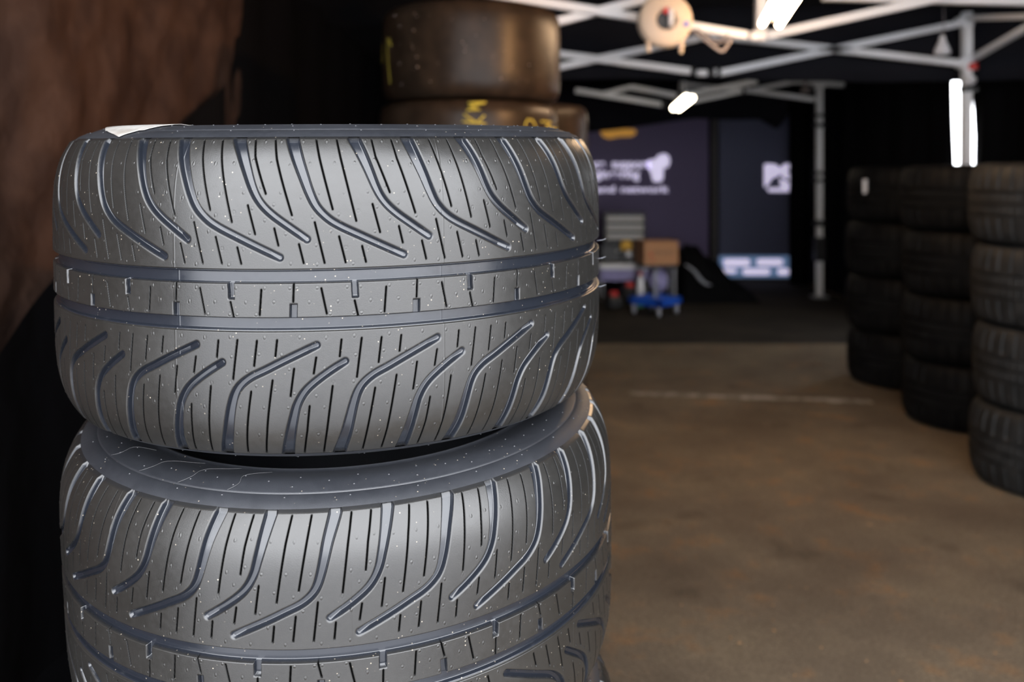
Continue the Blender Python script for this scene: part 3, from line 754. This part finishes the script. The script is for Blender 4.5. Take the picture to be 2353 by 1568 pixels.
lb(TF, (-0.31, 5.8, FL), (-0.31, 5.8, 1.0), 0.026, 'leg')
pb, pt = at(1746, 86, Y2), at(1750, -60, Y2)
lb(TF, pb, pt, 0.026, 'centre_post')
def joint(parent, px, py, Y, s=(0.07, 0.05, 0.05)):
    return MB().box(at(px, py, Y) - Vector(parent.location), s, 0, 0.008).build('joint', M['black_plastic'], parent)
def wjoint(parent, px, py, Y, s=(0.07, 0.05, 0.05)):
    return MB().box(at(px, py, Y) - Vector(parent.location), s, 0, 0.008).build('joint', M['white_metal'], parent)
joint(TF, 1591, 165, Y1, (0.02, 0.06, 0.06)); wjoint(TF, 1612, 168, Y1, (0.07, 0.05, 0.04)); joint(TF, 1634, 168, Y1, (0.03, 0.06, 0.05)); wjoint(TF, 1642, 166, Y1, (0.02, 0.05, 0.045)); joint(TF, 1651, 165, Y1, (0.02, 0.06, 0.06))
wjoint(TF, 1636, 84, Y1, (0.09, 0.05, 0.05)); wjoint(TF, 1740, 84, Y2, (0.09, 0.07, 0.05)); wjoint(TF, 2215, 50, Y1, (0.09, 0.09, 0.06)); wjoint(TF, 2214, 146, Y1, (0.08, 0.08, 0.06))
k = MB().lathe([(0.001, 0), (0.028, 0), (0.028, 0.04), (0.001, 0.04)], 16, at(2236, 160, 5.76) - Vector(TF.location)).build('knob', M['red'], TF, smooth='auto'); k['label'] = 'red release knob'
kc = MB().lathe([(0.001, -0.03), (0.030, -0.02), (0.036, 0.0), (0.030, 0.02), (0.001, 0.03)], 20, at(2229, 184, 5.72) - Vector(TF.location)).build('clamp', M['white_plastic'], TF, smooth=True)
MB().box(at(2226, 204, 5.76) - Vector(TF.location), (0.09, 0.08, 0.03), 0, 0.005).build('strap', M['black_plastic'], TF)

TG = empty('tent_frame', (3.46, 10.35, FL), 'white folding tent frame farther back, its leg beside the black curtain', 'tent frame', 'folding tent frames under the roof')
TG.location.x = 3.18; XG = 3.18; YG = 3.18 * F / (1882 - 1176)       # keep the leg inside the right wall
TG.location.y = YG
lb(TG, (XG, YG, FL), (XG, YG, 1.0), 0.029, 'leg')
for y0, y1 in ((262, 270), (283, 293), (394, 402), (411, 419), (506, 520), (545, 600)):
    za, zb = (400.5 - y0) / F * YG, (400.5 - y1) / F * YG
    MB().box((0, 0, (za + zb) / 2 - FL), (0.10, 0.10, za - zb), 0, 0.004).build('strap', M['black_plastic'], TG)
for (a, b, Y, r) in [((1385, 217), (1450, 200), 9.0, .02), ((1448, 200), (1553, 220), 9.0, .024), ((1322, 208), (1520, 240), 9.0, .024), ((1580, 217), (1738, 187), 9.0, .024), ((1572, 194), (1700, 207), 9.4, .017),
                     ((1590, 233), (1704, 209), 9.0, .02), ((1708, 206), (1876, 230), YG, .022), ((1708, 211), (1822, 188), YG, .020), ((1822, 188), (1876, 190), YG, .018), ((1870, 190), (2008, 202), YG, .024)]:
    lb(TG, at(*a, Y), at(*b, Y), r)
joint(TG, 1524, 240, 9.0, (0.05, .06, .06)); joint(TG, 1706, 208, YG, (.05, .07, .08)); wjoint(TG, 1568, 198, 9.05, (.06, .06, .09)); wjoint(TG, 1882, 192, YG, (.10, .09, .09)); wjoint(TG, 1998, 199, YG, (.12, .05, .05))
MB().box((0, 0, 0.012), (0.16, 0.16, 0.024), 0, 0.004).build('foot_plate', M['grey_metal'], TG)

# ------------------------------------------------------------------ lamps
def tube_light(name, c, d, L, sep, m, label, group, rad=0.019):
    """a twin-tube fitting hanging at c, its tubes running along direction d"""
    d = Vector(d).normalized(); n = Vector((0, 0, 1)); side = d.cross(n).normalized(); upv = side.cross(d).normalized()
    t = empty(name, c, label, 'lamp', group)
    MB().tube([d * (-L / 2 - .02) + upv * .035, d * (L / 2 + .02) + upv * .035], 0.030, square=True, flat=0.6).build('housing', M['grey_metal'], t)
    for s in (-1, 1):
        pts = []; rs = []
        e = s * 0.03
        for k, rr_ in ((-L / 2 - .006, .2), (-L / 2, .75), (-L / 2 + .012, 1), (L / 2 - .012, 1), (L / 2, .75), (L / 2 + .006, .2)):
            pts.append(side * s * sep / 2 + d * (k + e)); rs.append(rad * rr_)
        MB().tube(pts, rs, 14).build('tube', m, t, smooth=True)
    return t
# near fitting: far end shown at (1775, 60), it runs towards the camera and leaves the picture at the top
pA = at(1770, 57, 4.5)
dT = Vector((-0.184, -1.0, 0)).normalized()
tube_light('tube_light', pA + dT * 0.58, dT, 1.15, 0.085, M['tube'], 'lit twin-tube lamp under the nearer tent roof, cut by the top edge of the photo', 'twin-tube lamps under the tent roofs', 0.015)
pB = at(1567, 238, 7.75)
tube_light('tube_light', pB, (-0.092, -1, 0.0), 1.2, 0.05, M['tube_far'], 'lit twin-tube lamp under the farther tent roof, above the banners', 'twin-tube lamps under the tent roofs', 0.024)
MB_ = MB().tube([pB + Vector((0, 0, .05)) - pB, Vector((0, 0, .78))], 0.006, 8); h = MB_.build('hanger', M['black_plastic'], [o for o in sc.collection.objects if o.name == 'tube_light.001'][0])
# warm site lamp hanging to the right of the camera's view: lights the left wall, the slick tyres and the grooved tyres' right shoulders
WLP = empty('site_lamp', (1.45, 1.88, 0.78), 'warm site lamp hanging on the right beyond the picture edge', 'lamp')
MB().lathe([(0.001, 0.075), (0.03, 0.07), (0.055, 0.04), (0.062, 0), (0.05, -0.04), (0.02, -0.062), (0.001, -0.065)], 24).build('bulb', M['tube_warm'], WLP, smooth=True)
MB().lathe([(0.10, 0.03), (0.085, 0.09), (0.03, 0.12), (0.001, 0.125)], 24).build('shade', M['black_plastic'], WLP, smooth=True)
MB().tube([(0, 0, 0.12), (0, 0, 0.36)], 0.005, 8).build('cord', M['black_plastic'], WLP)
wl_d = bpy.data.lights.new('site_lamp_light', 'SPOT'); wl_d.energy = 260; wl_d.color = (1.0, 0.52, 0.21); wl_d.shadow_soft_size = 0.07
wl_d.spot_size = math.radians(70); wl_d.spot_blend = 0.55
wlo = bpy.data.objects.new('site_lamp_light', wl_d); C.objects.link(wlo); wlo.parent = WLP; wlo.location = (0, 0, -0.075)
wlo.rotation_euler = Vector((-2.7, 2.1, -0.15)).to_track_quat('-Z', 'Y').to_euler()

# ------------------------------------------------------------------ cable reel hanging in the frame
RC = at(1527, 48, 4.5)
CR = empty('cable_reel', RC, 'round cream cable reel hanging from the white tent frame', 'cable reel')
def ring_y(r0, r1, y0, y1): return [(r0, y0), (r1, y0), (r1, y1), (r0, y1)]
MB().lathe([(0.045, -0.03), (0.055, -0.045), (0.115, -0.04), (0.128, -0.03), (0.132, -0.02), (0.128, -0.012), (0.05, -0.012)], 48, closed=True, axis='y').build('front_disc', M['cream'], CR, smooth='auto')
MB().lathe([(0.03, 0.05), (0.125, 0.05), (0.130, 0.04), (0.125, 0.03), (0.03, 0.03)], 48, closed=True, axis='y').build('rear_disc', M['cream'], CR, smooth='auto')
MB().lathe([(0.001, -0.012), (0.085, -0.012), (0.085, 0.032), (0.001, 0.032)], 32, axis='y').build('drum', M['black_plastic'], CR, smooth='auto')
MB().tube([(-0.085, -0.02, -0.10), (-0.083, -0.02, -0.155)], 0.010, 8).build('foot', M['cream'], CR)
MB().tube([(0.082, -0.02, -0.10), (0.075, -0.02, -0.160)], 0.010, 8).build('foot', M['cream'], CR)
MB().tube([(-0.05, 0, 0.10), (-0.02, 0, 0.17), (0.04, 0, 0.17), (0.085, 0, 0.08)], 0.011, 8).build('handle', M['cream'], CR, smooth=True)
MB().tube([(0.012, -0.05, 0.05), (0.022, -0.06, 0.03), (0.02, -0.055, -0.035)], 0.012, 10).build('plug', M['white_plastic'], CR, smooth=True)
MB().lathe([(0.001, -0.06), (0.016, -0.06), (0.016, -0.045), (0.001, -0.045)], 16, (0.0, 0, 0.04), axis='y').build('socket_cap', M['red'], CR, smooth='auto')
MB().lathe([(0.001, -0.046), (0.013, -0.046), (0.013, -0.040), (0.001, -0.040)], 16, (0.098, 0, -0.022), axis='y').build('sticker', M['blue_sticker'], CR, smooth='auto')
def cord(name, pxs, Y, r, label, grp=None):
    pts = smooth3([at(x, y, Y) for x, y in pxs]); return tag(MB().tube(pts, r, 8).build(name, M['cable'], smooth=True), label, 'cable', grp)
def smooth3(pts, n=6):
    out = []
    for i in range(len(pts) - 1):
        p0 = pts[max(i - 1, 0)]; p1 = pts[i]; p2 = pts[i + 1]; p3 = pts[min(i + 2, len(pts) - 1)]
        for k in range(n):
            t = k / n; out.append(0.5 * ((2 * p1) + (-p0 + p2) * t + (2 * p0 - 5 * p1 + 4 * p2 - p3) * t * t + (-p0 + 3 * p1 - 3 * p2 + p3) * t ** 3))
    out.append(pts[-1]); return out
cord('cable', [(1590, 70), (1612, 86), (1640, 108), (1658, 118), (1668, 108), (1680, 90)], 4.6, 0.009, 'dark cable sagging in the lowest loop between cable reel and frame post')
cord('cable', [(1598, 66), (1625, 84), (1645, 98), (1660, 94), (1672, 80)], 4.64, 0.007, 'thinner dark cable in the upper loop beside the cable reel')
# plugs hanging on the frames
def plug(px, py, Y, label, s=1.0, m='white_plastic'):
    c = at(px, py, Y); t = empty('hanging_plug', c, label, 'plug', 'pale plugs hanging from the frames')
    MB().lathe([(0.001, 0.055 * s), (0.014 * s, 0.05 * s), (0.020 * s, 0.02 * s), (0.040 * s, -0.02 * s), (0.048 * s, -0.045 * s), (0.040 * s, -0.06 * s), (0.001, -0.06 * s)], 20).build('body', M[m], t, smooth='auto')
    MB().tube([(0, 0, 0.05 * s), (0.01, 0, 0.11 * s), (0.0, 0, 1.25 - c.z)], 0.003, 8).build('cord', M['cable'], t)
plug(2165, 102, 5.4, 'pale cone-shaped plug hanging beside the nearer white tent leg')
plug(1851, 200, 8.9, 'small dull plug hanging near the top of the farther tent leg', 1.0, 'cable')

# ------------------------------------------------------------------ banners
YN = 11.05
s = YN / F
def banner(px0, px1, zt, m, label):
    x0, x1 = (px0 - 1176) * s, (px1 - 1176) * s
    t = empty('banner', ((x0 + x1) / 2, YN, FL), label, 'banner', 'printed banners at the far end')
    zb = FL + 0.03
    MB().box((0, 0.01, (zb + zt) / 2 - FL), (x1 - x0, 0.012, zt - zb), 0, 0.002).build('cloth', m, t)
    MB().box((0, 0.0, 0.02), (x1 - x0 + 0.02, 0.10, 0.04), 0, 0.006).build('base', M['black_plastic'], t)
    return t
B1 = banner(1225, 1628, 0.80, M['purple'], 'purple printed banner with rows of white lettering and an orange stripe')
B2 = banner(1652, 1814, 0.80, M['navy'], 'dark navy banner with a white emblem and pale blue strip along its foot')
def loc_on(t, px, py, dy=-0.004):
    p = at(px, py, YN); return (p.x - t.location.x, dy, p.z - FL)
text('lettering', 'race', 0.145, M['print_white'], B1, loc_on(B1, 1342, 386), bold=0.004)
text('lettering', 'support', 0.145, M['print_white'], B1, loc_on(B1, 1405, 386), bold=0.004)
text('lettering', 'engineering', 0.145, M['print_white'], B1, loc_on(B1, 1340, 409), bold=0.004)
text('lettering', 'and', 0.110, M['print_white'], B1, loc_on(B1, 1368, 442), bold=0.002).scale = (1.5, 1, 1)
text('lettering', 'network', 0.110, M['print_white'], B1, loc_on(B1, 1425, 442), bold=0.002).scale = (1.5, 1, 1)
g = MB()
def poly_plate(pts, t, dy0=-0.006, dy1=0.002):
    n = len(pts); P0 = [loc_on(t, x, y, dy0) for x, y in pts]; P1 = [loc_on(t, x, y, dy1) for x, y in pts]
    return P0 + P1, [tuple(range(n)), tuple(range(2 * n - 1, n - 1, -1))] + [(i, (i + 1) % n, n + (i + 1) % n, n + i) for i in range(n)]
g.add(*poly_plate([(1490, 368), (1505, 366), (1512, 357), (1525, 353), (1536, 358), (1539, 372), (1534, 385), (1524, 386), (1523, 412), (1514, 419), (1500, 417), (1494, 395), (1487, 382)], B1))
g.build('emblem', M['print_white'], B1)
MB().add(*poly_plate([(1378, 300), (1388, 294), (1458, 297), (1462, 306), (1452, 314), (1420, 315), (1400, 320), (1384, 314)], B1)).build('stripe', M['print_orange'], B1)
text('lettering', 'BS', 0.36, M['print_white'], B2, loc_on(B2, 1754, 428), bold=0.02)
MB().add(*poly_plate([(1762, 432), (1812, 432), (1812, 441), (1766, 441)], B2)).build('emblem', M['print_white'], B2)
MB().add(*poly_plate([(1652, 588), (1812, 588), (1812, 640), (1652, 640)], B2, -0.005)).build('strip', M['print_blue'], B2)
for x0_, x1_, y0_, y1_ in ((1662, 1722, 595, 612), (1738, 1798, 595, 611), (1652, 1692, 617, 628), (1706, 1768, 617, 632), (1786, 1812, 617, 632)):
    r_ = 4
    MB().add(*poly_plate([(x0_ + r_, y0_), (x1_ - r_, y0_), (x1_, y0_ + r_), (x1_, y1_ - r_), (x1_ - r_, y1_), (x0_ + r_, y1_), (x0_, y1_ - r_), (x0_, y0_ + r_)], B2, -0.009)).build('logo_panel', M['print_white'], B2)
bp = MB().tube([((1640 - 1176) * s, YN - 0.03, FL), ((1640 - 1176) * s, YN - 0.03, 0.85)], 0.034, 16)
tag(bp.build('banner_pole', M['banner_pole'], smooth='auto'), 'dark bronze pole standing between the purple and the navy banner', 'pole')
# black curtain right of the banners
def cur(u, v):
    px = 1815 + (1990 - 1815) * u; x = (px - 1176) / F * 10.6
    return (min(x, 3.40), 10.6 + 0.05 * math.sin(u * 34) + 0.02 * math.sin(u * 90 + v * 3), FL + 0.01 + 2.25 * v)
co_ = MB().grid(cur, 120, 10).build('curtain', M['black_fabric'], smooth=True); co_.modifiers.new('t', 'SOLIDIFY').thickness = 0.004
tag(co_, 'black curtain hanging in folds right of the navy banner', 'curtain')

# ------------------------------------------------------------------ things at the far end
def W(px, Y): return (px - 1176) / F * Y
# table with a white top and hanging lavender cloth
Yt = 9.5; zt = (400.5 - 601) / F * Yt
TB = empty('table', (W(1428, Yt), Yt, FL), 'low table with glossy white top and pale lavender cloth hanging in front', 'table')
H = zt - FL
MB().box((0, 0, H - 0.028), (0.50, 0.56, 0.056), 0, 0.006).build('tabletop', M['white_plastic'], TB)
for sx in (-1, 1):
    for sy in (-1, 1): MB().tube([(sx * .22, sy * .22, 0), (sx * .22, sy * .22, H - .03)], 0.014, 10).build('leg', M['grey_metal'], TB)
MB().grid(lambda u, v: (-0.25 + 0.5 * u, -0.268 + 0.008 * math.sin(u * 40) * (1 - v), H - 0.05 - 0.12 * (1 - v)), 60, 6).build('cloth', M['lavender'], TB, smooth=True)
# black case on the table, drawer cabinet on the case
zc = (400.5 - 560) / F * 9.45
CS = empty('tool_case', (W(1428, 9.5), 9.52, zt), 'black tool case on the white table, under the drawer cabinet', 'tool case')
hc = zc - zt
MB().box((0, 0, hc / 2), (0.46, 0.34, hc), 0, 0.015).build('body', M['black_plastic'], CS)
MB().tube([(-0.07, -0.175, hc * .6), (-0.07, -0.20, hc * .66), (0.07, -0.20, hc * .66), (0.07, -0.175, hc * .6)], 0.008, 8).build('handle', M['grey_metal'], CS)
MB().box((0.06, -0.175, hc * 0.28), (0.05, 0.012, 0.04), 0, 0.004).build('latch', M['white_plastic'], CS)
CB = empty('drawer_cabinet', (W(1432, 9.5), 9.52, zc), 'black drawer cabinet with three pale grey drawer fronts on the tool case', 'cabinet')
hb = (400.5 - 488) / F * 9.45 - zc
MB().box((0, 0.01, hb / 2), (0.43, 0.30, hb), 0, 0.01).build('body', M['black_plastic'], CB)
for i in range(3):
    z = hb * (0.80 - 0.28 * i); d = MB().box((0, -0.145, z), (0.375, 0.02, hb * 0.19), 0, 0.004).build('drawer', M['drawer'], CB)
    MB().box((0, -0.158, z + hb * 0.07), (0.30, 0.010, 0.010), 0, 0.002).build('handle', M['grey_metal'], d)
# yellow spirit level / tape beside the cabinet
YT = empty('tape_measure', (W(1439, 9.28), 9.29, zt + 0.0), 'small yellow tape measure case standing before the drawer cabinet', 'tape measure')
zty = (400.5 - 576) / F * 9.28 - zt
MB().box((0, 0, zty / 2), (0.10, 0.04, zty), 0, 0.01).build('stand', M['black_plastic'], YT)
MB().box((0, 0, zty + 0.05), (0.115, 0.06, 0.10), 0, 0.02).build('case', M['yellow'], YT)
MB().box((0.02, -0.033, zty - 0.03), (0.05, 0.012, 0.05), 0, 0.008).build('blade_end', M['white_plastic'], YT)
# red canisters in the shade below the table
def can(px, Yc, w, h_, label):
    t = empty('fuel_canister', (W(px, Yc), Yc, FL), label, 'canister', 'red-capped canisters under the table')
    MB().box((0, 0, h_ / 2), (w, w * .8, h_), 0.2, 0.03).build('body', M['black_plastic'], t)
    MB().lathe([(0.001, h_ + 0.045), (0.038, h_ + 0.04), (0.042, h_), (0.001, h_ - 0.002)], 20).build('cap', M['red'], t, smooth='auto')
    MB().tube([(-w * .3, 0, h_), (-w * .25, 0, h_ + .035), (-0.05, 0, h_ + .035)], 0.01, 8).build('handle', M['black_plastic'], t)
can(1446, 9.05, 0.17, 0.175, 'black canister with bright red cap in front of the table')
can(1410, 8.72, 0.16, 0.13, 'smaller black canister with dark red cap beside the nearest stack')
# trolley with box
Yv = 9.05; zv = (400.5 - 606) / F * Yv; hv = zv - FL
TV = empty('side_table', (W(1507, Yv), Yv, FL), 'small grey-legged stand carrying the cardboard box', 'stand')
MB().box((0, 0, hv - 0.012), (0.36, 0.34, 0.024), 0, 0.005).build('top', M['black_plastic'], TV)
for sx in (-1, 1):
    for sy in (-1, 1): MB().tube([(sx * .155, sy * .145, 0), (sx * .155, sy * .145, hv - .02)], 0.014, 10).build('leg', M['grey_metal'], TV)
MB().tube([(-.155, -.145, .06), (.155, -.145, .06)], 0.008, 8).build('rail', M['grey_metal'], TV)
BX = empty('cardboard_box', (W(1508, Yv) , Yv, zv), 'brown cardboard box with faint grey and red print on the stand', 'box')
BX.rotation_euler = (0, 0, 0.16)
bw, bd, bh = 0.345, 0.30, 0.225
MB().box((0, 0, bh / 2), (bw, bd, bh), 0, 0.004).build('carton', M['cardboard'], BX)
for sgn in (-1, 1):
    MB().box((0, sgn * bd * .25, bh + .003), (bw, bd * .49, 0.004), 0, 0.001).build('flap', M['cardboard'], BX)
text('print', 'FRAGILE', 0.055, M['card_print'], BX, (-0.075, -bd / 2 - 0.0015, 0.105), extrude=0.0006)
MB().add([(-0.125, -bd / 2 - .002, .09), (-0.085, -bd / 2 - .002, .09), (-0.105, -bd / 2 - .002, .14), (-0.125, -bd / 2, .09), (-0.085, -bd / 2, .09), (-0.105, -bd / 2, .14)], [(0, 1, 2), (3, 5, 4), (0, 3, 4, 1), (1, 4, 5, 2), (2, 5, 3, 0)]).build('arrow_mark', M['card_red'], BX)
MB().box((-0.09, -bd / 2 - .001, 0.045), (0.05, 0.002, 0.014), 0, 0.0004).build('print', M['card_red'], BX)
# bottle and bag in front of the table
BT = empty('bottle', (W(1471, 8.85), 8.85, FL + 0.0), 'tall white bottle with green foot standing left of the blue dolly', 'bottle')
MB().lathe([(0.001, 0.06), (0.034, 0.06), (0.035, 0.20), (0.03, 0.25), (0.014, 0.28), (0.014, 0.31), (0.001, 0.31)], 20).build('body', M['white_plastic'], BT, smooth='auto')
MB().lathe([(0.001, 0), (0.036, 0), (0.037, 0.06), (0.001, 0.061)], 20).build('foot', M['green'], BT, smooth='auto')
MB().lathe([(0.001, 0.308), (0.018, 0.308), (0.018, 0.34), (0.001, 0.34)], 16).build('cap', M['red'], BT, smooth='auto')
rr = random.Random(5)
def bag(u, v):
    th = 2 * math.pi * u; ph = math.pi * (0.02 + 0.96 * v); n = 1 + 0.13 * math.sin(5 * th + 3 * ph) + 0.08 * math.sin(11 * th - 4 * ph)
    return (0.085 * n * math.sin(ph) * math.cos(th), 0.06 * n * math.sin(ph) * math.sin(th), 0.10 - 0.10 * math.cos(ph) * n)
bo = MB().grid(bag, 48, 20).build('plastic_bag', M['lavender'], smooth=True); bo.location = (W(1513, 9.0), 8.99, zv - 0.26)
tag(bo, 'crumpled pale plastic bag hanging below the cardboard box', 'bag')
# blue dolly, one corner towards the camera, with a post
Yd = 8.45; zd = (400.5 - 690) / F * Yd - FL
DL = empty('tyre_dolly', (W(1505, Yd), Yd, FL), 'blue plastic dolly on grey castors in front of the cardboard box', 'dolly')
a_ = 0.30; h1 = zd
def rot(x, y, a=math.pi / 4): return (x * math.cos(a) - y * math.sin(a), x * math.sin(a) + y * math.cos(a))
fr = MB()
for k in range(4):
    a = math.pi / 4 + k * math.pi / 2
    cx_, cy_ = 0.145 * math.cos(a), 0.145 * math.sin(a)
    fr.box((cx_, cy_, h1), (0.07, 0.36, 0.07), a, 0.012)
fr.box((0, 0, h1), (0.32, 0.06, 0.05), math.pi / 4, 0.01); fr.box((0, 0, h1), (0.32, 0.06, 0.05), -math.pi / 4, 0.01)
fr.build('frame', M['blue'], DL)
for k in range(4):
    a = k * math.pi / 2; x, y = 0.195 * math.cos(a), 0.195 * math.sin(a)
    cs = MB().box((x, y, 0.10), (0.05, 0.03, 0.06), a, 0.005).build('castor', M['grey_metal'], DL)
    MB().lathe([(0.001, -0.014), (0.038, -0.014), (0.040, -0.008), (0.040, 0.008), (0.038, 0.014), (0.001, 0.014)], 24, (x, y, 0.041), axis='x').build('wheel', M['grey_print'], cs, smooth='auto')
MB().tube([(0, 0, h1), (0, 0, h1 + 0.24), (0.012, 0, h1 + 0.29)], [0.016, 0.014, 0.02], 12).build('post', M['grey_print'], DL, smooth='auto')
# black tarpaulin over gear
Yp = 9.35
prof = [(1552, 690), (1556, 575), (1566, 558), (1590, 563), (1615, 575), (1640, 596), (1662, 618), (1680, 640), (1700, 652), (1718, 668), (1735, 690)]
def tarp(u, v):
    px = 1552 + (1735 - 1552) * u; py = float(np.interp(px, [p[0] for p in prof], [p[1] for p in prof]))
    ztop = max((400.5 - py) / F * Yp - FL, 0.0); x = W(px, Yp)
    a = math.pi * v
    n = 1 + 0.05 * math.sin(u * 23 + v * 5) + 0.03 * math.sin(u * 51)
    return (x + 0.02 * math.sin(v * 9), Yp + 0.28 * -math.cos(a) * (0.55 + 0.45 * ztop / 0.6), FL + 0.003 + ztop * math.sin(a) ** 0.6 * (n if 0 < v < 1 else 1) * 0.97)
TPm = MB().grid(tarp, 64, 24).build('sheet', M['tarp'], smooth=True)
TP = empty('tarpaulin', (W(1640, Yp), Yp, FL), 'black tarpaulin heaped over gear, pale lettering strip on its slope', 'tarpaulin')
TPm.parent = TP; TPm.matrix_parent_inverse = Matrix.Translation(-TP.location)
st = MB()
pp = smooth3([at(1572, 607, 9.06), at(1592, 622, 9.045), at(1606, 640, 9.035), at(1620, 652, 9.03), at(1632, 655, 9.03)])
pp = [Vector((p.x, 9.0 + 0.03 * i / len(pp), p.z)) - TP.location for i, p in enumerate(pp)]
st.tube(pp, [0.012 + 0.022 * math.sin(math.pi * (i + .5) / len(pp)) for i in range(len(pp))], 8, flat=0.5)
# (folded pale strap lying on the slope)
st.build('lettering_strip', M['grey_print'], TP, smooth=True)

# ------------------------------------------------------------------ ground marks
def line(u, v):
    x = 0.69 + 1.33 * u; y = 5.37 - 0.20 * u + 0.10 * (v - .5) * (0.6 + 0.4 * math.sin(u * 9) ** 2)
    return (x, y, FL + 0.002)
pl = MB().grid(line, 60, 4).build('trim_1', M['paint']); struct(pl)
rr = random.Random(21); lf = MB()
for k in range(70):
    x = rr.uniform(0.35, 1.7); y = rr.uniform(1.9, 5.2)
    if rr.random() < 0.6: x = rr.uniform(0.35, 1.4); y = rr.uniform(1.9, 3.4)
    a = rr.uniform(0, 6.3); l_ = rr.uniform(0.002, 0.006); w_ = l_ * rr.uniform(.3, .7)
    dx, dy = math.cos(a), math.sin(a); zt_ = FL + 0.0035
    top_ = [(x + dx * l_, y + dy * l_, zt_), (x - dy * w_, y + dx * w_, zt_ + .0015), (x - dx * l_, y - dy * l_, zt_), (x + dy * w_, y - dx * w_, zt_ + .001)]
    lf.add(top_ + [(p[0], p[1], FL + 0.001) for p in top_], [(0, 1, 2, 3), (7, 6, 5, 4), (0, 4, 5, 1), (1, 5, 6, 2), (2, 6, 7, 3), (3, 7, 4, 0)])
tag(lf.build('leaf_litter', M['leaf']), 'tiny dry leaf crumbs scattered over the asphalt', 'leaf litter', kind='stuff')
